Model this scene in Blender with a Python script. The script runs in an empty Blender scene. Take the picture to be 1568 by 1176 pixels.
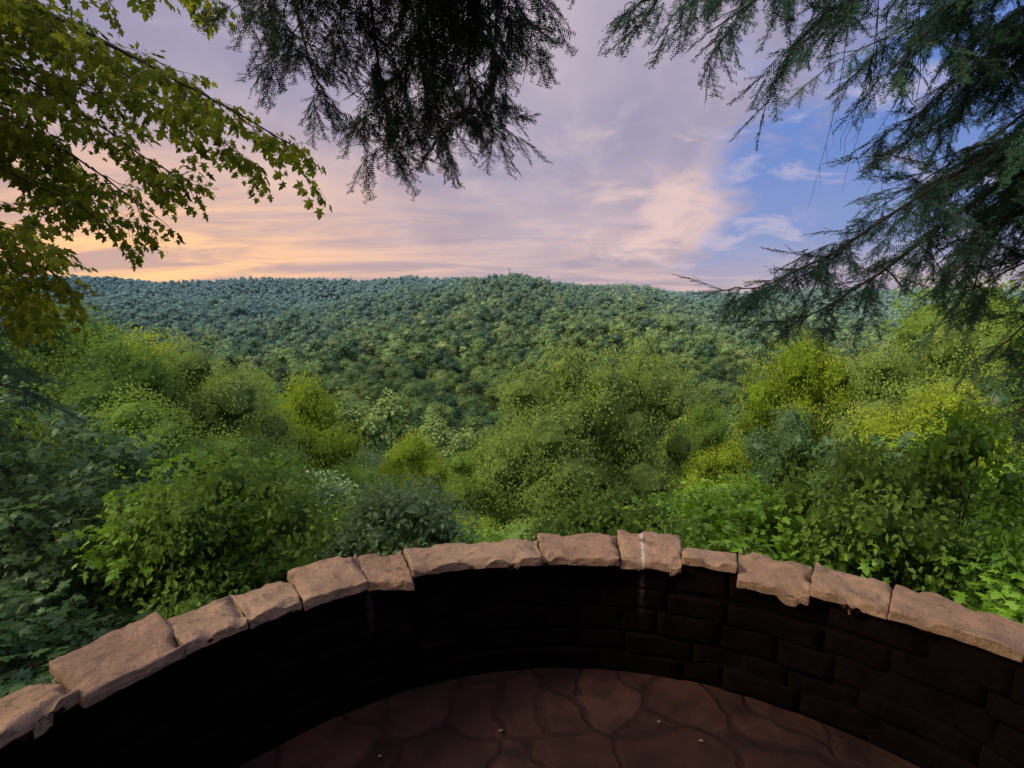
import bpy, bmesh, math, numpy as np
from mathutils import Vector, noise
rng=np.random.default_rng(11)
scene=bpy.context.scene
def link(o,parent=None):
    scene.collection.objects.link(o)
    if parent: o.parent=parent
    return o
def nrm(a):
    return a/np.maximum(np.linalg.norm(a,axis=-1,keepdims=True),1e-9)
# ---------------------------------------------------------------- node helpers
class NT:
    def __init__(s,nt): s.nt=nt; s.n=nt.nodes; s.l=nt.links
    def node(s,t,ins=None,**props):
        n=s.n.new(t)
        for k,v in props.items(): setattr(n,k,v)
        if ins:
            for k,v in ins.items(): s.set(n.inputs[k],v)
        return n
    def set(s,sock,v):
        if isinstance(v,bpy.types.NodeSocket): s.l.new(v,sock)
        else:
            if isinstance(v,(tuple,list)) and sock.type=='RGBA' and len(v)==3: v=(*v,1)
            sock.default_value=v
    def m(s,op,a,b=None,c=None,clamp=False):
        n=s.n.new('ShaderNodeMath'); n.operation=op; n.use_clamp=clamp
        s.set(n.inputs[0],a)
        if b is not None: s.set(n.inputs[1],b)
        if c is not None: s.set(n.inputs[2],c)
        return n.outputs[0]
    def sm(s,x,a,b,lo=0.,hi=1.):
        n=s.n.new('ShaderNodeMapRange'); n.interpolation_type='SMOOTHSTEP'
        s.set(n.inputs[0],x); n.inputs[1].default_value=a; n.inputs[2].default_value=b
        n.inputs[3].default_value=lo; n.inputs[4].default_value=hi
        return n.outputs[0]
    def mix(s,f,a,b,bt='MIX'):
        n=s.n.new('ShaderNodeMix'); n.data_type='RGBA'; n.blend_type=bt
        s.set(n.inputs[0],f); s.set(n.inputs[6],a); s.set(n.inputs[7],b)
        return n.outputs[2]
    def noise(s,vec,scale,detail=4,rough=.5,dist=0.):
        n=s.node('ShaderNodeTexNoise',{'Scale':scale,'Detail':detail,'Roughness':rough,'Distortion':dist})
        if vec is not None: s.l.new(vec,n.inputs['Vector'])
        return n.outputs[0]
def newmat(name):
    m=bpy.data.materials.new(name); m.use_nodes=True
    t=NT(m.node_tree); t.n.clear()
    out=t.n.new('ShaderNodeOutputMaterial')
    return m,t,out
def leafmat(name,dark,light,tr=.33,gloss=.02,haze=None,rnd=.35,trcol=1.3):
    m,t,out=newmat(name)
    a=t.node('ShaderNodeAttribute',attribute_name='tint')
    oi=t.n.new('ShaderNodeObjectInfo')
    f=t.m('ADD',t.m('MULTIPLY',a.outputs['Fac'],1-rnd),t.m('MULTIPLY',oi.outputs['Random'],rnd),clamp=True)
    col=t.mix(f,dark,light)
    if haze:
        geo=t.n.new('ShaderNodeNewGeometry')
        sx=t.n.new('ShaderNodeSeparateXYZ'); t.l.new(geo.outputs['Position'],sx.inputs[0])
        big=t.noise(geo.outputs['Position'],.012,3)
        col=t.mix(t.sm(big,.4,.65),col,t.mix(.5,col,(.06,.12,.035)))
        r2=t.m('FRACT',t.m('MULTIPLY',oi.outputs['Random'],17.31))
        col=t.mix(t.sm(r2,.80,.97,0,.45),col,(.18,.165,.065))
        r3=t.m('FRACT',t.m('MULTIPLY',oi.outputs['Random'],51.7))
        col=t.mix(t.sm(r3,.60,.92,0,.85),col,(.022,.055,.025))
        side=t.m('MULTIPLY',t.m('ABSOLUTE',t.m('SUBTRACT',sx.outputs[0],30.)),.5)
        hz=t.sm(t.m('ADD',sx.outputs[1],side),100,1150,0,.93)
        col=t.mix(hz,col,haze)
    d=t.node('ShaderNodeBsdfDiffuse',{'Color':col}); res=d
    if tr>0:
        hs=t.node('ShaderNodeHueSaturation',{'Color':col,'Value':trcol,'Saturation':1.05,'Hue':.49})
        tl=t.node('ShaderNodeBsdfTranslucent',{'Color':hs.outputs[0]})
        res=t.node('ShaderNodeMixShader',{0:tr,1:d.outputs[0],2:tl.outputs[0]})
    if gloss>0:
        g=t.node('ShaderNodeBsdfGlossy',{'Roughness':.45,'Color':(.8,.85,.8)})
        res=t.node('ShaderNodeMixShader',{0:gloss,1:res.outputs[0],2:g.outputs[0]})
    t.l.new(res.outputs[0],out.inputs[0]); return m
def barkmat(name,c1,c2):
    m,t,out=newmat(name)
    tc=t.n.new('ShaderNodeTexCoord')
    n=t.noise(tc.outputs['Object'],14,5,.7)
    col=t.mix(n,c1,c2)
    b=t.node('ShaderNodeBump',{'Strength':.6,'Distance':.02,'Height':n})
    p=t.node('ShaderNodeBsdfDiffuse',{'Color':col,'Normal':b.outputs[0]})
    t.l.new(p.outputs[0],out.inputs[0]); return m
M_bark=barkmat('bark',(.03,.024,.018),(.11,.09,.07))
M_yel=leafmat('yellow_green_leaves',(.07,.14,.012),(.35,.43,.04),gloss=0)
M_mid=leafmat('mid_green_leaves',(.04,.09,.016),(.22,.34,.055),gloss=0)
M_soft=leafmat('olive_green_leaves',(.07,.12,.022),(.27,.36,.08),gloss=0)
M_pale=leafmat('pale_green_leaves',(.07,.13,.04),(.23,.34,.12))
M_dark=leafmat('dark_green_leaves',(.025,.065,.020),(.11,.20,.055))
M_bright=leafmat('maple_sapling_leaves',(.035,.11,.012),(.23,.43,.03),tr=.4)
M_over=leafmat('maple_leaves',(.08,.13,.015),(.36,.38,.045),tr=.5,gloss=0)
M_hem=leafmat('hemlock_needles',(.028,.044,.030),(.08,.112,.068),tr=.2,gloss=0)
M_hem2=leafmat('hemlock_needles_blue',(.020,.055,.034),(.07,.15,.085),tr=.2,gloss=0)
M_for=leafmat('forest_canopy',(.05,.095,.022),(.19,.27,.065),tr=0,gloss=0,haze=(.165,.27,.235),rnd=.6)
# ---------------------------------------------------------------- geometry accumulation
class Geo:
    def __init__(s): s.V=[];s.T=[];s.F=[];s.nv=0
    def add(s,V,F,mat=0,tint=.5,smooth=False):
        V=np.asarray(V,float).reshape(-1,3); F=np.asarray(F,int)
        t=np.full(len(V),tint) if np.isscalar(tint) else tint
        s.V.append(V); s.T.append(t); s.F.append((F+s.nv,mat,smooth)); s.nv+=len(V)
    def add_multi(s,V,Fs,tint):
        s.V.append(V); s.T.append(tint)
        for F,m in Fs: s.F.append((F+s.nv,m,False))
        s.nv+=len(V)
    def packed(s):
        V=np.concatenate(s.V); T=np.concatenate(s.T); d={}
        for F,m,_ in s.F: d.setdefault((F.shape[1],m),[]).append(F)
        return V,T,[(np.concatenate(v),k[1]) for k,v in d.items()]
    def mesh(s,name,mats):
        me=bpy.data.meshes.new(name)
        V=np.concatenate(s.V); me.vertices.add(len(V)); me.vertices.foreach_set('co',V.astype(np.float32).ravel())
        li=np.concatenate([f.ravel() for f,_,_ in s.F])
        tot=np.concatenate([np.full(len(f),f.shape[1]) for f,_,_ in s.F])
        mi=np.concatenate([np.full(len(f),m) for f,m,_ in s.F])
        smo=np.concatenate([np.full(len(f),b) for f,_,b in s.F])
        st=np.concatenate([[0],np.cumsum(tot)[:-1]])
        me.loops.add(len(li)); me.loops.foreach_set('vertex_index',li.astype(np.int32))
        me.polygons.add(len(tot)); me.polygons.foreach_set('loop_start',st.astype(np.int32))
        me.polygons.foreach_set('material_index',mi.astype(np.int32))
        me.polygons.foreach_set('use_smooth',smo.astype(bool))
        a=me.attributes.new('tint','FLOAT','POINT'); a.data.foreach_set('value',np.concatenate(s.T).astype(np.float32))
        for m in mats: me.materials.append(m)
        me.update(calc_edges=True); return me
def basis(d,n):
    d=nrm(d); y=nrm(np.cross(n,d)); n=np.cross(d,y)
    return np.stack([d,y,n],axis=-1)
def stamp(g,TV,TF,pos,R,sc,mat,tint):
    k=len(TV); N=len(pos)
    V=np.einsum('nij,kj->nki',R,TV)*np.asarray(sc).reshape(-1,1,1)+pos[:,None,:]
    F=(TF[None]+(np.arange(N)*k)[:,None,None]).reshape(-1,TF.shape[1])
    g.add(V.reshape(-1,3),F,mat,np.repeat(tint,k))
LEAF_V=np.array([(0,0,0),(.45,.30,.05),(1,0,-.1),(.45,-.30,.05)]); LEAF_F=np.array([[0,3,2,1]])
hf=[(-.06,.36,-.04),(.16,.2,0),(.44,.56,-.08),(.46,.2,0),(.66,.24,-.03)]
out_=[(0,0,0)]+hf+[(1,0,-.12)]+[(x,-y,z) for x,y,z in hf[::-1]]
MAP_V=np.array([(.3,0,.03)]+out_+[(-.5,.012,.0),(-.5,-.012,.0)])
MAP_F=np.array([[0,1+(i+1)%12,1+i] for i in range(12)]+[[1,13,14]])
def tube(g,P,r,sides=6,mat=0,tint=.5):
    P=np.asarray(P,float); n=len(P); r=np.broadcast_to(np.asarray(r,float),(n,))
    T=nrm(np.gradient(P,axis=0)); ref=np.array([.3,.2,.93]) if abs(T[0][2])<.8 else np.array([1,.1,0.])
    U=nrm(np.cross(T,ref)); W=np.cross(T,U)
    a=np.arange(sides)*2*np.pi/sides
    V=P[:,None]+r[:,None,None]*(np.cos(a)[None,:,None]*U[:,None]+np.sin(a)[None,:,None]*W[:,None])
    F=[]
    for i in range(n-1):
        for j in range(sides):
            k=(j+1)%sides; F.append([i*sides+j,i*sides+k,(i+1)*sides+k,(i+1)*sides+j])
    g.add(V.reshape(-1,3),F,mat,tint,True)
def smoothline(P,n):
    P=np.asarray(P,float); m=len(P)
    Q=np.vstack([2*P[0]-P[1],P,2*P[-1]-P[-2]]); o=[]
    for t in np.linspace(0,m-1-1e-6,n):
        i=int(t); f=t-i; a,b,c,d=Q[i],Q[i+1],Q[i+2],Q[i+3]
        o.append(.5*((2*b)+(-a+c)*f+(2*a-5*b+4*c-d)*f*f+(-a+3*b-3*c+d)*f**3))
    return np.array(o)
ico=None
def icosph():
    global ico
    if ico is None:
        bm=bmesh.new(); bmesh.ops.create_icosphere(bm,subdivisions=2,radius=1)
        ico=(np.array([v.co[:] for v in bm.verts]),np.array([[v.index for v in f.verts] for f in bm.faces])); bm.free()
    return ico
def tree_mesh(name,mat,H=10.,rx=4.,base=.25,nl=24,nleaf=20000,ls=.16,tmpl='leaf',core=0.,seed=0,lr=(.22,.38),stems=1,conic=0.,zf=.85,up=.55,sep=0.,stray=.3,shape=.6,ctint=.05):
    r=np.random.default_rng(seed); g=Geo()
    zc=(1+base)/2*H; rz=(1-base)/2*H
    L=[]; tries=0
    while len(L)<nl and tries<6000:
        tries+=1
        p=r.uniform(-1,1,3); d=np.linalg.norm(p)
        if .35<d<.85:
            h=(p[2]+1)/2; k=1-conic*h
            c=[p[0]*rx*k,p[1]*rx*k,zc+p[2]*rz,rx*r.uniform(*lr)*(1-.5*conic*h)]
            if sep>0 and any(np.linalg.norm(np.array(c[:3])-np.array(q[:3]))<sep*(c[3]+q[3]) for q in L): continue
            L.append(c)
    L.append([0,0,H-rx*.3*(1-.6*conic)*zf,rx*.3*(1-.6*conic)]); L=np.array(L)
    for s in range(stems):
        off=np.array([r.normal(0,.12),r.normal(0,.12),0])*(stems>1)*H*.3
        tp=np.array([off*0+[0,0,-.8],[0,0,.0],[r.normal(0,.25),r.normal(0,.25),.3*H],[r.normal(0,.4)+off[0],r.normal(0,.4)+off[1],.55*H],[off[0]*2,off[1]*2,.8*H]])
        if stems>1: tp[2:,:2]*=H/10
        tr=smoothline(tp,10); tube(g,tr,np.linspace(.013*H/stems**.5,.002*H,10),7,1)
    for l in L:
        h=min(.75*H,max(.12*H,l[2]*.62)); i=np.argmin(abs(tr[:,2]-h)); a=tr[i]
        mid=(a+l[:3])/2+[0,0,-.05*H*r.random()]
        tube(g,smoothline([a,mid,l[:3]],6),np.linspace(.005*H,.001*H,6),4,1)
        for q in range(4):
            e=l[:3]+nrm(r.normal(0,1,3)+[0,0,.3])*l[3]*.8*[1,1,zf]
            tube(g,[l[:3]*.6+mid*.4,(l[:3]+e)/2+r.normal(0,.03*l[3],3),e],[.0018*H,.001*H,.0005*H],3,1)
    w=L[:,3]**2; w/=w.sum(); li=r.choice(len(L),nleaf,p=w)
    d=nrm(r.normal(0,1,(nleaf,3))+[0,0,.25])
    ph=r.uniform(0,6.28,(len(L),3)); 
    lump=1+.22*np.sin(d[:,0]*6+ph[li,0])*np.sin(d[:,1]*6+ph[li,1])+.16*np.sin(d[:,2]*8+ph[li,2])
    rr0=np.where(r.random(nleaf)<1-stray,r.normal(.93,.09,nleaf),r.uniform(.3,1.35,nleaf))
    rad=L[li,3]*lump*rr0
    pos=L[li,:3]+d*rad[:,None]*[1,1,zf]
    pos[:,2]=np.maximum(pos[:,2],.02*H)
    nn=nrm(d*shape+np.array([0,0,up])+r.normal(0,.38,(nleaf,3)))
    dr=nrm(d*.5+r.normal(0,.6,(nleaf,3))+[0,0,-.25]); 
    R=basis(dr,nn); sc=ls*r.uniform(.6,1.25,nleaf)
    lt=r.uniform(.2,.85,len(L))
    tint=np.clip(.5*lt[li]+.34*r.random(nleaf)+.15*(pos[:,2]-zc)/rz+.3*(rr0-.85),0,1)  # inner and lower leaves tinted darker, crown shade put into the colour
    if tmpl=='leaf': stamp(g,LEAF_V,LEAF_F,pos,R,sc,0,tint)
    else: stamp(g,MAP_V,MAP_F,pos,R,sc,0,tint)
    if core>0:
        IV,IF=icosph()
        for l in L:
            V=IV*l[3]*core*(1+r.uniform(-.2,.2,(len(IV),1)))*[1,1,.85*zf/.85]+l[:3]; g.add(V,IF,0,ctint)  # solid cores, tinted darker, standing in for shade inside the crown
    return g.mesh(name,[mat,M_bark])
# ---------------------------------------------------------------- terrain
def terr(x,y):
    x=np.asarray(x,float); y=np.asarray(y,float)
    near=np.interp(y,[-400,-60,-8,1.5,2.9,6,12,18.5,30,50,90,140,3000],[14,5,.6,-.08,-.7,-2.0,-5.2,-9,-15,-25,-39,-43,-43])
    p=np.interp(y,[150,250,340,430,550,640,700,760,900,1300],[0,4,12,24,46,60,63,59,34,0])
    Lr=np.exp(-((x-35)/np.where(x>35,290,330))**2)
    gul=6*np.sin(x*.017+y*.004)+4.5*np.sin(x*.041-y*.009+1)+2*np.sin(x*.09+y*.03)
    main=p*Lr+gul*np.clip((y-180)/200,0,1)*np.clip((1200-y)/300,0,1)*.8
    far=np.interp(x,[-2500,-1100,-900,-700,-450,-200,100,400,700,1000,2500],[88,88,92,82,86,76,56,56,68,64,66])*np.exp(-((y-1080)/190)**2)
    hl=np.interp(y,[0,60,300],[0,1,0])*6*np.clip((np.abs(x)-15)/60,0,1)
    lf=np.interp(x,[-900,-420,-150],[34,26,0])*np.exp(-((y-620)/130)**2)
    return near+main+far+lf+hl*.6
gx=np.sign(np.linspace(-1,1,161))*np.abs(np.linspace(-1,1,161))**2.6*2600
gy=np.concatenate([-np.linspace(1,0,30)[:-1]**2*400,np.linspace(0,1,200)**2.2*3200])
XX,YY=np.meshgrid(gx,gy); ZZ=terr(XX,YY)
near_r=np.hypot(XX-.27,YY-.485); ZZ=np.where(near_r<2.3,np.minimum(ZZ,-.12),ZZ)
nx,ny=len(gx),len(gy); idx=np.arange(nx*ny).reshape(ny,nx)
F=np.stack([idx[:-1,:-1],idx[:-1,1:],idx[1:,1:],idx[1:,:-1]],-1).reshape(-1,4)
m,t,out=newmat('forest_floor')
geo=t.n.new('ShaderNodeNewGeometry'); n1=t.noise(geo.outputs['Position'],2.5,8,.65)
col=t.mix(t.sm(n1,.35,.7),(.03,.024,.014),(.05,.065,.02))
b=t.node('ShaderNodeBump',{'Strength':.8,'Distance':.08,'Height':n1})
p=t.node('ShaderNodeBsdfDiffuse',{'Color':col,'Normal':b.outputs[0]}); t.l.new(p.outputs[0],out.inputs[0])
g=Geo(); g.add(np.stack([XX,YY,ZZ],-1).reshape(-1,3),F,0,.5,True)
link(bpy.data.objects.new('hillside_terrain',g.mesh('hillside_terrain',[m])))
# ---------------------------------------------------------------- instancer
def proto_coll(name,meshes):
    c=bpy.data.collections.new(name)
    for i,me in enumerate(meshes): c.objects.link(bpy.data.objects.new('%s_%02d'%(name,i),me))
    return c
def instancer(name,pos,eul,scl,idx,coll,parent=None):
    me=bpy.data.meshes.new(name); n=len(pos); me.vertices.add(n); me.vertices.foreach_set('co',np.asarray(pos,np.float32).ravel())
    a=me.attributes.new('rot','FLOAT_VECTOR','POINT'); a.data.foreach_set('vector',np.asarray(eul,np.float32).ravel())
    a=me.attributes.new('scl','FLOAT','POINT'); a.data.foreach_set('value',np.asarray(scl,np.float32))
    a=me.attributes.new('idx','INT','POINT'); a.data.foreach_set('value',np.asarray(idx,np.int32))
    o=bpy.data.objects.new(name,me); link(o,parent)
    ng=bpy.data.node_groups.new(name,'GeometryNodeTree')
    ng.interface.new_socket('Geometry',in_out='INPUT',socket_type='NodeSocketGeometry')
    ng.interface.new_socket('Geometry',in_out='OUTPUT',socket_type='NodeSocketGeometry')
    N=ng.nodes; L=ng.links
    i=N.new('NodeGroupInput'); ou=N.new('NodeGroupOutput'); ip=N.new('GeometryNodeInstanceOnPoints')
    ci=N.new('GeometryNodeCollectionInfo'); ci.inputs['Collection'].default_value=coll
    ci.inputs['Separate Children'].default_value=True; ci.inputs['Reset Children'].default_value=True
    def at(nm,ty):
        q=N.new('GeometryNodeInputNamedAttribute'); q.data_type=ty; q.inputs['Name'].default_value=nm; return q.outputs[0]
    er=N.new('FunctionNodeEulerToRotation'); L.new(at('rot','FLOAT_VECTOR'),er.inputs[0])
    L.new(i.outputs[0],ip.inputs['Points']); L.new(ci.outputs[0],ip.inputs['Instance'])
    ip.inputs['Pick Instance'].default_value=True
    L.new(at('idx','INT'),ip.inputs['Instance Index']); L.new(er.outputs[0],ip.inputs['Rotation']); L.new(at('scl','FLOAT'),ip.inputs['Scale'])
    L.new(ip.outputs[0],ou.inputs[0])
    md=o.modifiers.new('instances','NODES'); md.node_group=ng
    return o
# ---------------------------------------------------------------- distant forest
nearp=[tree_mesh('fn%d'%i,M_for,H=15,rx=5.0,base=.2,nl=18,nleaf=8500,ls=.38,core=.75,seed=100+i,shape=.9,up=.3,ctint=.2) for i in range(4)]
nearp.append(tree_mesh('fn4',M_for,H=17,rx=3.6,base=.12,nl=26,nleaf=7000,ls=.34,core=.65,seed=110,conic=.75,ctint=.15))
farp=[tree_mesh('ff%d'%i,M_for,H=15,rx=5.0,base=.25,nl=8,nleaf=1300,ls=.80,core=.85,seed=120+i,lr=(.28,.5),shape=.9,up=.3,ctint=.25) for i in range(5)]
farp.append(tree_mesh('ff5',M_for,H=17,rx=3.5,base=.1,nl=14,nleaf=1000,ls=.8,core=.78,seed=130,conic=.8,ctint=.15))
def scatter(y0,y1,sp):
    ys=np.arange(y0,y1,sp); P=[]
    for k,y in enumerate(ys):
        w=y*1.12+25; xs=np.arange(-w,w,sp)+(k%2)*sp/2; P.append(np.stack([xs,np.full(len(xs),y)],-1))
    P=np.concatenate(P); P+=rng.uniform(-.45,.45,P.shape)*sp; return P
def forest(y0,y1,sp,npro,coni,smin,smax):
    P=scatter(y0,y1,sp); n=len(P); z=terr(P[:,0],P[:,1])-.3
    ix=np.where(rng.random(n)<coni,npro-1,rng.integers(0,npro-1,n))
    return np.column_stack([P,z]),np.column_stack([rng.normal(0,.05,n),rng.normal(0,.05,n),rng.uniform(0,6.28,n)]),smin+(smax-smin)*rng.random(n)**1.4,ix
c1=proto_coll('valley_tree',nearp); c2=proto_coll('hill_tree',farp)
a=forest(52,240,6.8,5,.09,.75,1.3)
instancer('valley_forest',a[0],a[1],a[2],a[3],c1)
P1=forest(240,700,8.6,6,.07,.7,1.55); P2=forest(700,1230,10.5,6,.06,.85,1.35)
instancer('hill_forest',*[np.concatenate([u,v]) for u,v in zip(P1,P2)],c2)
# ---------------------------------------------------------------- individual trees on the slope
protos={}
def proto(kind,k):
    key=(kind,k)
    if key not in protos:
        mat={'yel':M_yel,'mid':M_mid,'soft':M_soft,'dark':M_dark}[kind]
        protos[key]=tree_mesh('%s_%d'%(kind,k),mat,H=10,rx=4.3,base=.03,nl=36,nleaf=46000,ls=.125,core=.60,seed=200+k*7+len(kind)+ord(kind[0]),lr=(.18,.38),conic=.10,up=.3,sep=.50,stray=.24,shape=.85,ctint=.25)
    return protos[key]
nmk={'yel':'birch_tree','mid':'maple_tree','soft':'ash_tree','dark':'beech_tree'}
def tree(kind,x,y,top,w,k=0):
    z=float(terr(x,y))-.2; o=bpy.data.objects.new(nmk[kind],proto(kind,k)); link(o)
    o.location=(x,y,z); o.scale=(w/8,w/8,(top-z)/10); o.rotation_euler=(0,0,rng.uniform(0,6.28))
for a in [('soft',2.0,18.5,.55,6.2,0),('soft',4.9,19.6,.55,5.4,1),('mid',-1.2,21,-3.6,4.4,1),('yel',-8.6,21,-.9,5.2,0),('mid',-12.3,24,-1.0,6.5,1),
          ('yel',-4.9,24,-4.3,4.6,1),('mid',-5.6,16,-3.2,4.4,1),('soft',-8.8,14,1.0,5.2,1),('yel',-12.2,17,1.0,6.0,0),('mid',-10.4,11.4,2.0,5,1),('mid',-7.0,9.3,.3,4.0,0),
          ('mid',-15,18,1.8,7,0),('yel',10.9,18.5,.8,4.8,1),('mid',9.2,24,-2.2,5.0,0),('soft',12.6,15,1.7,5.4,0),('mid',15.3,16.5,2.8,7,1),('mid',8.4,13,-2.4,4.2,0),('yel',9.6,11,.2,4.0,0),
          ('mid',1.2,12,-3.5,4.2,1),('yel',-2,13.4,-3.8,4.2,0),('mid',5.3,12.5,-2.9,4.2,0),('yel',3.6,28,-5.0,5,0),('dark',-1.8,30,-7,5.5,0),('mid',-3.4,19,-5.0,3.8,0),
          ('mid',12.5,21,-.4,6,0),('dark',7.5,33,-6,6,0),('mid',-14,30,-3.4,7,1),('soft',17,30,-2,8,1),('soft',-19,30,-2,8,0),('mid',22,27,0,8,0),('yel',-18,20,.6,7,0),('yel',12,34,-5,6,0),('soft',-6,36,-9,7,1),('mid',2,38,-10,7,1),
          ('yel',7.4,17,-2.8,4.2,1),('mid',12.6,11,2.2,4.6,1),('mid',-7.0,12.4,-1.3,4,1),('yel',-3.6,10.2,-2.6,3.4,1),('mid',6.2,9.5,-1.9,3.2,1),('dark',14.2,13.0,1.2,4.5,0),('dark',8.9,16,-1.2,3.6,0)]: tree(*a)
g_pts=scatter(30,54,5.2); g_pts=g_pts[np.abs(g_pts[:,0])<75]
n=len(g_pts)
cs=proto_coll('slope_tree',[proto('mid',0),proto('soft',1),proto('yel',1),proto('dark',0)])
instancer('slope_forest',np.column_stack([g_pts,terr(g_pts[:,0],g_pts[:,1])-.3]),np.column_stack([np.zeros(n),np.zeros(n),rng.uniform(0,6.28,n)]),rng.uniform(.72,1.02,n),rng.integers(0,4,n),cs)
# unseen trees added behind the terrace to keep low light off the wall
P=np.array([(-9,-7),(-4,-8.5),(1,-7.5),(5.5,-8),(10,-6),(-13,-3),(13.5,-2),(-7,-13),(2,-14),(9,-13)],float); n=len(P)
instancer('unseen_shade_trees',np.column_stack([P,terr(P[:,0],P[:,1])-.3]),np.column_stack([np.zeros(n),np.zeros(n),rng.uniform(0,6,n)]),rng.uniform(.8,1.0,n),np.array([0,1,2,3,0,1,2,3,0,1]),c1)
# ---------------------------------------------------------------- shrubs and saplings by the wall
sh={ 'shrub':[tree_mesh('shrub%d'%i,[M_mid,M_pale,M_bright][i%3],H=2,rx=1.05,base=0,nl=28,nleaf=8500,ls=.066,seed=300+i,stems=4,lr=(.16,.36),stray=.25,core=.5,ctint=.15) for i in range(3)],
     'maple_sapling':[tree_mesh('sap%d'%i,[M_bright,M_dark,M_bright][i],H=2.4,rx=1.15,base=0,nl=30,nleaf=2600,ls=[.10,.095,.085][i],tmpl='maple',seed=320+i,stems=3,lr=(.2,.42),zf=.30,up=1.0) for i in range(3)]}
def shrub(kind,i,x,y,top,w):
    z=float(terr(x,y))-.1; hh={'shrub':2.,'maple_sapling':2.4}[kind]; o=bpy.data.objects.new(kind,sh[kind][i]); link(o)
    o.location=(x,y,z); o.scale=(w/2.2,w/2.2,(top-z)/hh*.95); o.rotation_euler=(0,0,rng.uniform(0,6.28))
us=[-1.3,-1,-.75,-.5,-.3,-.2,0,.2,.4,.5,.6,.8,1,1.3]; rs=[-.02,-.15,-.20,-.29,-.37,-.41,-.405,-.41,-.385,-.33,-.25,-.24,-.18,-.05]
for row,(yy,sp) in enumerate([(3.7,.8),(4.9,.95),(6.3,1.3),(8.2,1.7),(10.3,2.1)]):
    xs=np.arange(-1.15*yy-.8,1.15*yy+1,sp)
    for x in xs:
        x+=rng.uniform(-.3,.3); y=yy+rng.uniform(-.35,.35)
        if math.hypot(x-.27,y-.485)<2.75: continue
        u=x/y; va=1.2 if abs(u)<.45 else 1.9
        top=1.85+y*np.interp(u,us,rs)-rng.random()**1.4*va*yy/6+.25
        g0=float(terr(x,y)); top=max(top,g0+.7)
        if abs(u)<.42: kind,i='shrub',int(rng.integers(0,3)) if rng.random()<.8 else 2
        elif u<0:
            q=rng.random(); dk=.6 if u<-.72 else .3
            kind,i=('maple_sapling',1) if q<dk else (('maple_sapling',int(rng.choice([0,2]))) if q<.78 else ('shrub',int(rng.choice([0,0,2]))))
        else: kind,i=('maple_sapling',int(rng.choice([0,2,0,1,1]))) if rng.random()<.7 else ('shrub',int(rng.choice([0,2])))
        shrub(kind,i,x,y,top,sp*1.6+.4)
for x,y,tp in [(-2.9,1.9,.35),(-3.3,2.7,.45),(-2.9,.9,.2),(-3.8,3.4,.9),(3.2,2.2,.3),(3.7,2.9,.4),(-4.4,4.1,1.2),(4.2,3.6,.7)]:
    shrub('maple_sapling',1 if x<0 else 0,x,y,tp,1.8)
# ---------------------------------------------------------------- limb generator
def limb(g,inst,P,r0,seclen,droop,step,sstep,start=.2,sc=(.75,1.15),flat=.5,rr=rng,hang=.3,wild=.25):
    C=smoothline(P,26); C[3:-1]+=np.cumsum(rr.normal(0,.008,(22,3)),0)*.8
    L=np.concatenate([[0],np.cumsum(np.linalg.norm(np.diff(C,axis=0),axis=1))]); tot=L[-1]
    tube(g,C,np.linspace(r0,.004,26),6,0)
    at=lambda s:np.array([np.interp(s,L,C[:,k]) for k in range(3)])
    s=start*tot; side=1
    while s<tot:
        p=at(s); T=nrm(at(min(s+.05,tot))-at(max(s-.05,0))); lat=nrm(np.cross(T,[0,0,1.]))*side
        f=s/tot; d=nrm(T*rr.uniform(.4,1.)+lat*rr.uniform(.4,1.1)+rr.normal(0,wild,3)+[0,0,rr.uniform(-.3,.2)])
        l=seclen*(1.05-.65*max(0,(f-start)/(1-start)))*rr.uniform(.35,1.25)
        q=np.linspace(0,1,7)*l; C2=p+d*q[:,None]; C2[:,2]-=droop*q**2; C2+=np.cumsum(rr.normal(0,.012,(7,3)),0)
        tube(g,C2,np.linspace(max(.35*r0*(1-f),.0045),.0018,7),4,0)
        a=.1*l; sd=1
        while a<l:
            pp=np.array([np.interp(a,q,C2[:,k]) for k in range(3)]); k=min(int(a/l*6),5); t2=nrm(C2[k+1]-C2[k])
            la=nrm(np.cross(t2,[0,0,1.]))*sd
            dd=nrm(t2*.75+la*rr.uniform(.25,1.0)+rr.normal(0,wild,3)+[0,0,-hang])
            nn=nrm(np.array([0,0,1.])+rr.normal(0,flat,3))
            inst.append((pp,dd,nn,rr.uniform(*sc))); a+=sstep*rr.uniform(.6,1.5); sd=-sd
        inst.append((C2[-1],nrm(C2[-1]-C2[-2]),np.array([0,.1,1.]),rr.uniform(*sc)))
        s+=step*rr.uniform(.5,1.5); side=-side
    inst.append((C[-1],nrm(C[-1]-C[-2]),np.array([0,.1,1.]),1.))
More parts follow.
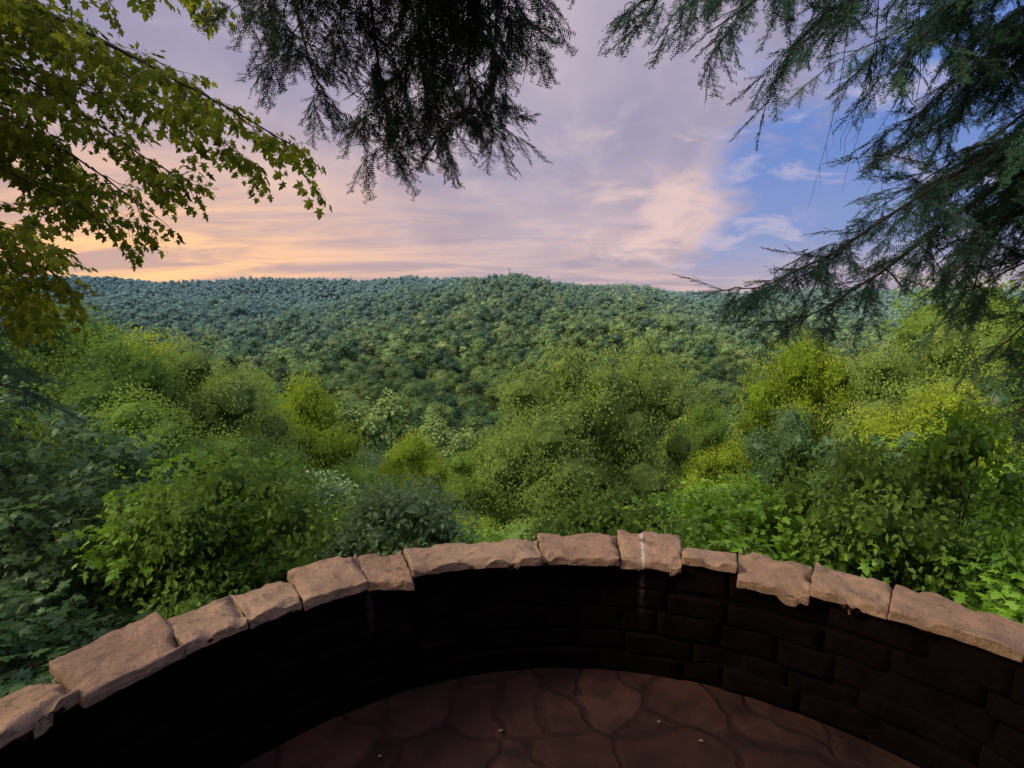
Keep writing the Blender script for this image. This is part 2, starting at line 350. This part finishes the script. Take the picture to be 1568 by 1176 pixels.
def hem_spray(seed):
    r=np.random.default_rng(seed); g=Geo(); pos=[];D=[];NN=[];S=[]
    ax=lambda s:np.array([s,.02*np.sin(s*9+seed),-.45*s*s])
    tube(g,[ax(s) for s in np.linspace(0,.22,4)],np.linspace(.0022,.0008,4),3,1)
    def needles(P0,P1):
        l=np.linalg.norm(P1-P0); t=(P1-P0)/l; n=max(int(l/.0105),2)
        for j in range(n):
            for sd in(-1,1):
                la=nrm(np.cross([0,0,1.],t))*sd
                pos.append(P0+(P1-P0)*(j+.5)/n); D.append(nrm(t*.5+la+[0,0,r.normal(0,.25)])); NN.append([r.normal(0,.3),r.normal(0,.3),1]); S.append(r.uniform(.014,.021))
    s=.015;sd=1
    while s<.21:
        p=ax(s); l=(.085*(1-s/.30)+.015)*r.uniform(.5,1.3); d=nrm(np.array([.75,.7*sd+r.normal(0,.15),r.normal(-.15,.18)])); e=p+d*l
        yv=np.array([0,0,.0011]); g.add([p-yv,p+yv,e],[[0,1,2]],1); needles(p,e); s+=.019*r.uniform(.6,1.4); sd=-sd
    needles(ax(.0),ax(.22))
    pos=np.array(pos); NV=np.array([(0,-.18,0),(1.05,0,0),(0,.18,0)])
    stamp(g,NV,np.array([[0,1,2]]),pos,basis(np.array(D),np.array(NN)),np.array(S),0,np.clip(r.uniform(0,.6,len(pos))+pos[:,0]*1.4,0,1))
    return g.packed()
def maple_spray(seed,ls=.072):
    r=np.random.default_rng(seed); g=Geo()
    e=np.array([.18,0,-.02]); tube(g,[[0,0,0],e/2+[0,.01,.01],e],[.0022,.0016,.001],3,1)
    n=11; pos=[];D=[];NN=[]
    for j in range(n):
        f=(j//2+1)/(n//2+1); sd=1 if j%2 else -1
        d=nrm(np.array([.6,.8*sd,-.35])+r.normal(0,.25,3)) if j<n-1 else np.array([1,0,-.3])
        p0=e*f; p=p0+d*ls*r.uniform(.4,.9); pos.append(p); D.append(nrm(d+[0,0,-.45]+r.normal(0,.2,3))); NN.append(nrm(np.array([0,0,1.])+r.normal(0,.45,3)))
    stamp(g,MAP_V,MAP_F,np.array(pos),basis(np.array(D),np.array(NN)),ls*r.uniform(.55,1.15,n),0,r.uniform(0,1,n))
    return g.packed()
HS=[hem_spray(i) for i in range(6)]; MS=[maple_spray(i) for i in range(6)]
def finish(name,g,inst,temps,mat,frac=1.):
    e=bpy.data.objects.new(name,None); link(e)
    w=bpy.data.objects.new('trunk_and_limbs',g.mesh(name+'_wood',[M_bark])); link(w,e)
    p=np.array([i[0] for i in inst]); R=basis(np.array([i[1] for i in inst]),np.array([i[2] for i in inst])); sc=np.array([i[3] for i in inst])
    ix=rng.integers(0,len(temps),len(inst)); f=Geo(); jit=rng.uniform(-.15,.15,len(inst))
    for k,(V,T,Fs) in enumerate(temps):
        m=np.where(ix==k)[0]; nv=len(V); N=len(m)
        if N==0: continue
        VV=(np.einsum('nij,kj->nki',R[m],V)*sc[m][:,None,None]+p[m][:,None,:]).reshape(-1,3)
        off=(np.arange(N)*nv)[:,None,None]
        f.add_multi(VV,[((F[None]+off).reshape(-1,F.shape[1]),mm) for F,mm in Fs],np.clip(np.tile(T,N)+np.repeat(jit[m],nv),0,1))
    link(bpy.data.objects.new('foliage',f.mesh(name+'_foliage',[mat,M_bark])),e)
# hemlock behind the viewer: limbs arching over the terrace
g=Geo(); I=[]
tube(g,smoothline([(-1.2,-2.9,-.3),(-1.2,-2.9,2),(-1.1,-2.8,6),(-1.1,-2.7,11)],12),np.linspace(.24,.1,12),10,0)
def over(tip,z0=5.2,**k):
    x,y,z=tip
    limb(g,I,[(-1.15,-2.8,z0-.2),(-1.1+(x+1.1)*.5,-.4,z0+.25),(x*.92-.05,y-1.5,z0-.25),(x,y-.5,(z+.55)),(x,y,z)],.024,.54,.6,.055,.060,start=.56,hang=.7,wild=.38,sc=(.8,1.25),**k)
for tip in [(-.75,3.55,2.85),(-.2,3.5,3.05),(-1.2,3.6,3.2),(.0,3.4,3.5),(-1.55,3.7,3.65),(-.5,3.2,3.3),(-.95,3.1,3.4),(-.3,3.9,3.5),(-.6,3.8,3.15),(-.15,3.9,3.25),(-.5,4.0,3.0)]: over(tip)
finish('hemlock_tree',g,I,HS,M_hem)
# hemlock on the right
g=Geo(); I=[]
tube(g,smoothline([(5.9,4.2,-2.5),(5.9,4.2,2),(5.8,4.2,6),(5.8,4.2,11)],12),np.linspace(.22,.1,12),10,0)
def rl(P,seclen=.8,droop=.4,step=.115,r0=.026,start=.12,**k): limb(g,I,P,r0,seclen,droop,step,.065,start=start,hang=.5,wild=.35,sc=(.85,1.35),**k)
rl([(5.9,4.2,4.3),(4.3,4.0,3.45),(3.2,3.9,2.85),(2.3,3.8,2.3),(1.6,3.65,1.98)],.6,.5,.06)
rl([(5.9,4.2,3.9),(4.4,4.1,3.15),(3.4,4.0,2.6),(2.6,3.9,2.1),(1.95,3.8,1.75)],.5,.5,.08)
rl([(5.9,4.2,6.4),(4.3,4.1,5.6),(2.4,3.8,4.6),(1.3,3.6,3.95),(.75,3.5,3.70)],.55,.6,.07,start=.4)
rl([(5.9,4.2,6.1),(4.2,4.0,5.3),(3.0,3.8,4.5),(1.8,3.6,3.5)],.65)
rl([(5.9,4.2,6.3),(4.2,4.0,5.5),(2.8,3.9,4.7),(1.3,3.7,3.65)],.6)
rl([(5.9,4.2,5.9),(4.4,4.3,5.3),(3.2,4.3,4.7),(2.2,4.3,3.9)],.8)
rl([(5.9,4.2,5.6),(4.4,3.9,4.9),(3.3,3.7,4.2),(2.45,3.5,3.35)],.7)
rl([(5.9,4.2,5.2),(4.6,4.1,4.6),(3.7,4.0,3.9),(2.85,3.9,3.15)],.7)
rl([(5.9,4.2,4.9),(4.8,3.7,4.3),(4.1,3.4,3.6),(3.2,3.2,2.95)],.7)
rl([(5.9,4.2,4.0),(5.0,3.9,3.3),(4.2,3.8,2.8),(3.2,3.7,2.35)],.7)
rl([(5.9,4.2,3.6),(5.2,4.2,3.0),(4.5,4.2,2.4),(3.6,4.2,1.85)],.7)
rl([(5.9,4.2,3.0),(5.2,4.4,2.4),(4.7,4.5,1.9),(4.2,4.5,1.4)],.7)
rl([(5.9,4.2,4.6),(5.2,4.8,4.0),(4.5,5.2,3.4),(3.8,5.4,2.9)],.8)
rl([(5.9,4.2,5.8),(5.0,4.8,5.2),(4.2,5.2,4.7),(3.2,5.4,4.3)],.9)
rl([(5.9,4.2,2.4),(5.2,4.3,1.9),(4.8,4.4,1.4),(4.4,4.4,.9)],.7)
for k in range(24):
    z=2.2+k*.185; yy=3.4+1.7*rng.random(); e=3.2+rng.uniform(-.1,.6)+(.35 if z<3 else 0)
    rl([(5.9,4.2,z+1.5),(5.0,(yy+4.2)/2,z+.9),(4.2,yy,z+.35),(e,yy,z-.35)],.7,start=.3)
for k in range(7):
    b=np.array([2.5+rng.uniform(-.15,.3),3.9+rng.uniform(-.2,.2),3.9]); l=rng.uniform(.8,1.25)
    C=smoothline([b,b+[rng.normal(0,.05),0,-l*.5],b+[-.18+rng.normal(0,.06),0,-l]],9); tube(g,C,np.linspace(.004,.0012,9),4,0)
    for j in range(2,9):
        tube(g,[C[j],C[j]+[rng.uniform(-.1,.07),rng.normal(0,.04),-rng.uniform(.06,.18)]],[.0018,.0009],3,0)
finish('hemlock_tree',g,I,HS,M_hem2)
# small dark hemlock on the left
g=Geo(); I=[]
tube(g,smoothline([(-5.4,4.8,-2.2),(-5.4,4.8,0),(-5.4,4.8,2.6)],8),np.linspace(.08,.02,8),8,0)
for k in range(24):
    z=-.8+k*.13; a=rng.uniform(-2.4,.9) if k%3 else rng.uniform(0,6.28); l=1.4*(1.1-k/30)
    d=np.array([math.cos(a),math.sin(a)]); b=np.array([-5.4,4.8])
    limb(g,I,[(*b,z),(*(b+d*l*.5),z+.05),(*(b+d*l),z-.3)],.014,.5,.3,.10,.075,start=.15)
finish('hemlock_sapling',g,I,HS,M_hem2)
# maple upper left
g=Geo(); I=[]
tube(g,smoothline([(-5.9,3.3,-2),(-5.8,3.3,2),(-5.6,3.3,5),(-5.4,3.3,8)],12),np.linspace(.16,.07,12),9,0)
def ml(P,seclen=.8,step=.15,start=.15): limb(g,I,P,.020,seclen,.15,step,.085,start=start,sc=(.7,1.15),flat=.4,hang=.3,wild=.3)
ml([(-5.7,3.3,4.9),(-4.2,3.6,4.3),(-3.0,3.7,3.75),(-2.2,3.75,3.35),(-1.5,3.75,2.95)],.65,.12,.25)
ml([(-5.7,3.3,4.2),(-4.2,3.7,3.9),(-3.2,3.8,3.35),(-2.3,3.8,2.75)],.75)
ml([(-5.7,3.3,4.5),(-4.2,3.9,4.1),(-3.0,4.0,3.6),(-1.95,4.0,2.9)],.6)
ml([(-5.7,3.3,4.0),(-4.4,3.8,3.6),(-3.4,3.9,3.1),(-2.6,3.9,2.5)],.6)
ml([(-5.7,3.3,5.6),(-4.2,3.6,5.0),(-3.1,3.7,4.4),(-2.2,3.7,3.95)],.7)
ml([(-5.7,3.3,3.6),(-4.7,3.7,3.3),(-3.8,3.8,2.9),(-3.0,3.8,2.5)],.75)
ml([(-5.7,3.3,4.6),(-4.8,3.2,4.3),(-3.9,3.1,3.9),(-2.8,3.0,3.6)],.7)
ml([(-5.7,3.3,3.1),(-5.0,3.8,2.8),(-4.4,4.0,2.5),(-3.7,4.1,2.1)],.7)
ml([(-5.7,3.3,2.9),(-5.2,4.2,2.5),(-4.7,4.6,2.2),(-4.3,4.7,1.9)],.7)
ml([(-5.7,3.3,5.2),(-4.9,4.2,4.7),(-4.2,4.7,4.2),(-3.4,4.9,3.9)],.8)
ml([(-5.7,3.3,4.1),(-5.0,4.2,3.8),(-4.5,4.6,3.4),(-3.9,4.8,3.1)],.8)
for k in range(11):
    z=2.0+k*.27; yy=3.3+1.2*rng.random(); e=-3.5+rng.uniform(-.4,.4)
    ml([(-5.75,3.3,z+.7),(-4.9,(yy+3.3)/2,z+.5),(-4.2,yy,z+.2),(e,yy,z-.2)],.65)
finish('maple_tree',g,I,MS,M_over)
# ---------------------------------------------------------------- stone terrace
C0=np.array([.27,.485])
def stone_mat(name,c1,c2,c3,stain=False,rough=.85,bump=.5,spec=.2):
    m,t,out=newmat(name)
    geo=t.n.new('ShaderNodeNewGeometry'); P=geo.outputs['Position']
    a=t.node('ShaderNodeAttribute',attribute_name='tint')
    n1=t.noise(P,6,7,.65); n2=t.noise(P,45,5,.7); n3=t.noise(P,2.2,3); n4=t.noise(P,14,7,.75,1.2)
    col=t.mix(t.sm(n1,.3,.72),c1,c2); col=t.mix(t.sm(n2,.50,.70,0,.75),col,c3)
    if stain:
        col=t.mix(t.m('MULTIPLY',a.outputs['Fac'],.6),col,t.mix(.5,c2,(.29,.225,.13)))
        col=t.mix(t.sm(n4,.50,.64,0,.75),col,(.075,.06,.04))
        col=t.mix(t.sm(n4,.40,.28,0,.4),col,(.36,.29,.21))
    dk=t.sm(n3,.42,.7,0,.5); col=t.mix(dk,col,c1,)
    s=t.n.new('ShaderNodeSeparateXYZ'); t.l.new(P,s.inputs[0])
    ang=t.m('ARCTAN2',t.m('SUBTRACT',s.outputs[0],C0[0]),t.m('SUBTRACT',s.outputs[1],C0[1]))
    def streak(c,a,b,st,cc,col):
        w=t.m('ADD',t.m('ABSOLUTE',t.m('SUBTRACT',ang,c)),t.m('MULTIPLY',t.m('SUBTRACT',n4,.5),.03))
        return t.mix(t.m('MULTIPLY',t.sm(w,a,b,st,0),t.sm(n2,.3,.55,.5,1)),col,cc)
    if stain: col=streak(.197,.0,.006,.6,(.55,.51,.45),col)
    else:
        low=t.sm(s.outputs[2],.28,.56,0,1)
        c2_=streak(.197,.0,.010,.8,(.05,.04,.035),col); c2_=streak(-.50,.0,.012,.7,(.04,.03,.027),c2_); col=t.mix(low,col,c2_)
    h=t.m('ADD',t.m('MULTIPLY',n1,.6),t.m('ADD',t.m('MULTIPLY',n2,.35),t.m('MULTIPLY',n4,.5)))
    b=t.node('ShaderNodeBump',{'Strength':bump,'Distance':.025,'Height':h})
    if spec>0: p=t.node('ShaderNodeBsdfPrincipled',{'Base Color':col,'Roughness':rough,'Normal':b.outputs[0],'Specular IOR Level':spec})
    else: p=t.node('ShaderNodeBsdfDiffuse',{'Color':col,'Normal':b.outputs[0]})
    t.l.new(p.outputs[0],out.inputs[0])
    return m
M_cap=stone_mat('sandstone_cap',(.145,.088,.052),(.28,.168,.100),(.09,.056,.035),True,bump=.95)
M_wall=stone_mat('dark_wall_stone',(.0028,.0017,.0015),(.0052,.0032,.0027),(.0018,.0012,.001),False,.95,.5,spec=0)  # near-black base colour carries the shade on the inner wall
def unitbox(c):
    bm=bmesh.new(); bmesh.ops.create_cube(bm,size=1); bmesh.ops.subdivide_edges(bm,edges=bm.edges[:],cuts=c,use_grid_fill=True)
    bm.verts.ensure_lookup_table(); V=np.array([v.co[:] for v in bm.verts]); F=np.array([[v.index for v in f.verts] for f in bm.faces]); bm.free(); return V,F
UB=unitbox(25); UBs=unitbox(4)
def stone(g,a0,a1,ri,ro,z0,z1,seed,tmpl,chamf=.012,namp=.008,tilt=0.,tint=.5,jit=.012,chip=0.):
    r=np.random.default_rng(seed); V,F=tmpl
    a0,a1=math.radians(a0),math.radians(a1)
    L=2*ri*math.sin((a1-a0)/2); dims=np.array([L,ro-ri,z1-z0])
    U=V.copy(); U=np.sign(U)*.5*(1-(1-np.abs(U)*2)**1.25)
    q=U*dims; c=np.minimum(chamf,dims*.3); inner=np.clip(q,-(dims/2-c),dims/2-c); dlt=q-inner
    ln=np.linalg.norm(dlt/c,axis=1,keepdims=True); q=inner+np.where(ln>1,dlt/ln,dlt)
    u=q[:,0]/dims[0]+.5; v=q[:,1]/dims[1]+.5
    jr=r.normal(0,jit,4)
    pi0=np.array([math.sin(a0),math.cos(a0)]); pi1=np.array([math.sin(a1),math.cos(a1)])
    rin0,rin1,ro0,ro1=ri+jr[0],ri+jr[1],ro+jr[2],ro+jr[3]
    A=C0+pi0*rin0; B=C0+pi1*rin1; Cc=C0+pi1*ro1; D=C0+pi0*ro0
    XY=((1-u)*(1-v))[:,None]*A+(u*(1-v))[:,None]*B+(u*v)[:,None]*Cc+((1-u)*v)[:,None]*D
    am=(a0+a1)/2; bul=(4*u*(1-u))*(ri*(1-math.cos((a1-a0)/2)))*.8
    XY+=bul[:,None]*np.array([math.sin(am),math.cos(am)])
    Z=(z0+z1)/2+q[:,2]+tilt*(u-.5)*dims[0]+r.normal(0,.02)*(v-.5)
    W=np.column_stack([XY,Z]); so=Vector((seed*3.1,seed*1.7,0))
    N=np.array([noise.noise_vector(Vector(w)*5+so)[:] for w in W])*namp+np.array([noise.noise_vector(Vector(w)*17+so)[:] for w in W])*namp*.6
    if chip>0:
        N+=np.array([noise.noise_vector(Vector(w)*38+so)[:] for w in W])*namp*.35
        e=np.minimum(np.minimum(u,1-u)*dims[0],np.minimum(v,1-v)*dims[1])
        k=np.clip(1-e/.035,0,1)*(q[:,2]>0)
        cn=np.array([max(0,noise.noise(Vector(w)*11+so)-.02) for w in W]); N[:,2]-=k*cn*chip
        st=np.array([noise.noise(Vector((w[0]*9,w[1]*9,0))+so) for w in W]); N[:,2]+=(np.floor(st*5)/5)*.008*(q[:,2]>0)
    g.add(W+N,F,0,tint,True)
joints=[-130,-122,-110,-101,-92,-84,-74,-65.5,-59.6,-50.5,-43.8,-37.3,-28.8,-22.9,-3.7,7.9,16.7,24.1,33,41.3,53,62,73,82,93,101,112,121,130]
g=Geo()
for i,(a,b) in enumerate(zip(joints[:-1],joints[1:])):
    r=np.random.default_rng(i+5); top=.65+r.normal(0,.008)
    if a==-28.8: top=.632
    stone(g,a+.08,b-.08,1.885+r.normal(0,.007),2.125+r.normal(0,.015),top-.048,top,i+1,UB,chamf=.006,tilt=r.normal(0,.012),tint=float(r.random()),namp=.0085,jit=.013,chip=.09)
gw=Geo(); z=0.; c=0
hs=[.12,.10,.13,.11,.138]
for h in hs:
    a=-131.
    while a<131:
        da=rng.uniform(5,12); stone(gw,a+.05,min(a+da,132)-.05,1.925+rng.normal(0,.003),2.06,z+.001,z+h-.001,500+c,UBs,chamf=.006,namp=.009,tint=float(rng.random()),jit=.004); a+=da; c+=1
    z+=h
aa=np.radians(np.linspace(-131,131,160)); prof=[(1.932,-.9),(1.932,.594),(2.09,.594),(2.09,-2.4)]
V=[]; 
for q in aa:
    for rr_,zz in prof: V.append((C0[0]+rr_*math.sin(q),C0[1]+rr_*math.cos(q),zz))
F=[[i*4+j,(i+1)*4+j,(i+1)*4+j+1,i*4+j+1] for i in range(159) for j in range(3)]
gm=Geo(); gm.add(V,F,0,.5)
e=bpy.data.objects.new('curved_stone_wall',None); link(e)
link(bpy.data.objects.new('cap_stones',g.mesh('cap',[M_cap])),e)
link(bpy.data.objects.new('wall_stones',gw.mesh('wall',[M_wall])),e)
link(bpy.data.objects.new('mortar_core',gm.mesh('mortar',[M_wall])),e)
# flagstone floor
m,t,out=newmat('flagstones')
geo=t.n.new('ShaderNodeNewGeometry'); P=geo.outputs['Position']
wn=t.node('ShaderNodeTexNoise',{'Scale':2.2,'Detail':6}); t.l.new(P,wn.inputs['Vector'])
vm=t.node('ShaderNodeVectorMath',{0:wn.outputs['Color'],1:(.32,.32,0)},operation='MULTIPLY')
va=t.node('ShaderNodeVectorMath',{0:P,1:vm.outputs[0]},operation='ADD')
ve=t.node('ShaderNodeTexVoronoi',{'Scale':3.2,'Randomness':.95},feature='DISTANCE_TO_EDGE'); t.l.new(va.outputs[0],ve.inputs['Vector'])
vc=t.node('ShaderNodeTexVoronoi',{'Scale':3.2,'Randomness':.95}); t.l.new(va.outputs[0],vc.inputs['Vector'])
n2=t.noise(P,30,6,.7); n1=t.noise(P,5,7,.65); n5=t.noise(P,2.0,3)
bw=t.node('ShaderNodeRGBToBW',{0:vc.outputs['Color']})
col=t.mix(bw.outputs[0],(.020,.0085,.006),(.046,.019,.0135)); col=t.mix(t.sm(n1,.35,.65,0,.8),col,(.012,.007,.005))
edge=t.sm(ve.outputs[0],.01,.07); ef=t.m('ADD',t.m('MULTIPLY',edge,t.sm(n5,.35,.65,.25,.55)),.45,clamp=True); col=t.mix(ef,(.006,.004,.0035),col)
hh=t.m('ADD',t.m('MULTIPLY',edge,.6),t.m('MULTIPLY',n2,.3)); hh=t.m('ADD',hh,t.m('MULTIPLY',n1,1.))
b=t.node('ShaderNodeBump',{'Strength':.6,'Distance':.02,'Height':hh})
p=t.node('ShaderNodeBsdfPrincipled',{'Base Color':col,'Roughness':.8,'Normal':b.outputs[0],'Specular IOR Level':.05}); t.l.new(p.outputs[0],out.inputs[0])
g=Geo(); A=np.linspace(0,2*np.pi,97)[:-1]; V=[(C0[0],C0[1],0)]+[(C0[0]+1.97*math.sin(q),C0[1]+1.97*math.cos(q),0) for q in A]
g.add(V,[[0,1+(i+1)%96,1+i] for i in range(96)],0,.5)
link(bpy.data.objects.new('flagstone_terrace_floor',g.mesh('floor',[m])))
g=Geo(); n=40; an=rng.uniform(-1.2,1.2,n); rd=rng.uniform(.3,1.75,n)
pos=np.column_stack([C0[0]+rd*np.sin(an),C0[1]+rd*np.cos(an),np.full(n,.012)])
stamp(g,LEAF_V,LEAF_F,pos,basis(np.column_stack([rng.normal(0,1,(n,2)),np.zeros(n)]),np.column_stack([rng.normal(0,.2,(n,2)),np.ones(n)])),rng.uniform(.015,.03,n),0,rng.random(n))
link(bpy.data.objects.new('fallen_leaves',g.mesh('fallen',[leafmat('dry_leaf',(.03,.015,.01),(.26,.19,.13),tr=0,gloss=0)])))
# ---------------------------------------------------------------- world
w=bpy.data.worlds.new('World'); scene.world=w; w.use_nodes=True; t=NT(w.node_tree); t.n.clear()
out=t.n.new('ShaderNodeOutputWorld'); tc=t.n.new('ShaderNodeTexCoord'); s=t.n.new('ShaderNodeSeparateXYZ'); t.l.new(tc.outputs['Generated'],s.inputs[0])
x,y,z=s.outputs; zm=t.m('MAXIMUM',z,0.)
zc=t.m('ADD',zm,.30)
P=t.node('ShaderNodeCombineXYZ',{0:t.m('DIVIDE',x,zc),1:t.m('DIVIDE',y,zc),2:0.}).outputs[0]
zc2=t.m('ADD',zm,.11)
Q=t.node('ShaderNodeCombineXYZ',{0:t.m('DIVIDE',x,zc2),1:t.m('DIVIDE',y,zc2),2:0.}).outputs[0]
n1=t.noise(P,1.3,5,.52,.35)
P2=t.node('ShaderNodeMapping',{'Vector':Q,'Rotation':(0,0,.3),'Scale':(.45,1.1,1)}).outputs[0]
n2=t.noise(P2,1.3,5,.58,.6)
n4=t.noise(P,3.6,5,.58,.5)
cl=t.mix(t.sm(n1,.34,.66),(.35,.32,.46),(.59,.49,.57))
cl=t.mix(t.sm(n4,.46,.72,0,.5),cl,(.74,.59,.61))
hor=t.sm(z,.02,.30,.75,0); cl=t.mix(hor,cl,t.mix(t.sm(n2,.4,.65),(.46,.36,.42),(.78,.53,.48)))
dx=t.m('DIVIDE',t.m('SUBTRACT',x,.27),.17); dz=t.m('DIVIDE',t.m('SUBTRACT',z,.17),.12)
dd=t.m('SQRT',t.m('ADD',t.m('MULTIPLY',dx,dx),t.m('MULTIPLY',dz,dz)))
dd=t.m('ADD',dd,t.m('MULTIPLY',t.m('SUBTRACT',n4,.5),-3.0))
cl=t.mix(t.sm(dd,.1,1.0,.75,0),cl,(.90,.64,.58))
warm=t.m('MULTIPLY',t.sm(x,-.72,.08,1,0),t.sm(z,.04,.36,1,0))
cl=t.mix(t.m('MULTIPLY',warm,.97),cl,t.mix(t.sm(n2,.36,.60),(.66,.40,.33),(1.3,.70,.29)))
bx=t.m('ADD',x,t.m('ADD',t.m('MULTIPLY',t.m('SUBTRACT',n1,.5),.8),t.m('MULTIPLY',t.m('SUBTRACT',n4,.5),.45)))
blue=t.m('MULTIPLY',t.sm(bx,.28,.44),t.sm(z,.02,.13,.2,1))
bc=t.mix(t.sm(z,.02,.3),(.27,.34,.60),(.13,.25,.64))
bc=t.mix(t.sm(n4,.52,.66,0,.6),bc,(.62,.54,.66))
colr=t.mix(t.m('MULTIPLY',blue,.93),cl,bc)
boost=t.m('ADD',1.04,t.m('ADD',t.sm(z,.52,.85,0,3.3),t.m('MULTIPLY',t.sm(y,-.5,.05,1,0),1.8)))
bg=t.node('ShaderNodeBackground',{'Color':colr,'Strength':boost})
sky=t.node('ShaderNodeTexSky',sky_type='NISHITA',sun_disc=False,sun_elevation=math.radians(36),sun_rotation=math.radians(265))
bg2=t.node('ShaderNodeBackground',{'Color':sky.outputs[0],'Strength':.06})
mx=t.node('ShaderNodeMixShader',{0:.92,1:bg2.outputs[0],2:bg.outputs[0]}); t.l.new(mx.outputs[0],out.inputs[0])
ld=bpy.data.lights.new('sun','SUN'); ld.energy=4.3; ld.angle=math.radians(10); ld.color=(1,.87,.66)
lo=bpy.data.objects.new('sun',ld); link(lo)
e_,r_=math.radians(36),math.radians(262); dv=Vector((math.sin(r_)*math.cos(e_),math.cos(r_)*math.cos(e_),math.sin(e_)))
lo.rotation_euler=dv.to_track_quat('Z','Y').to_euler(); sky.sun_rotation=r_
cam=bpy.data.cameras.new('camera'); cam.lens=18; cam.sensor_width=36; cam.clip_end=8000; cam.clip_start=.05
co=bpy.data.objects.new('camera',cam); link(co); co.location=(0,0,1.85); co.rotation_euler=(math.radians(81.5),0,0); scene.camera=co
scene.view_settings.view_transform='Standard'; scene.view_settings.look='None'; scene.view_settings.exposure=0
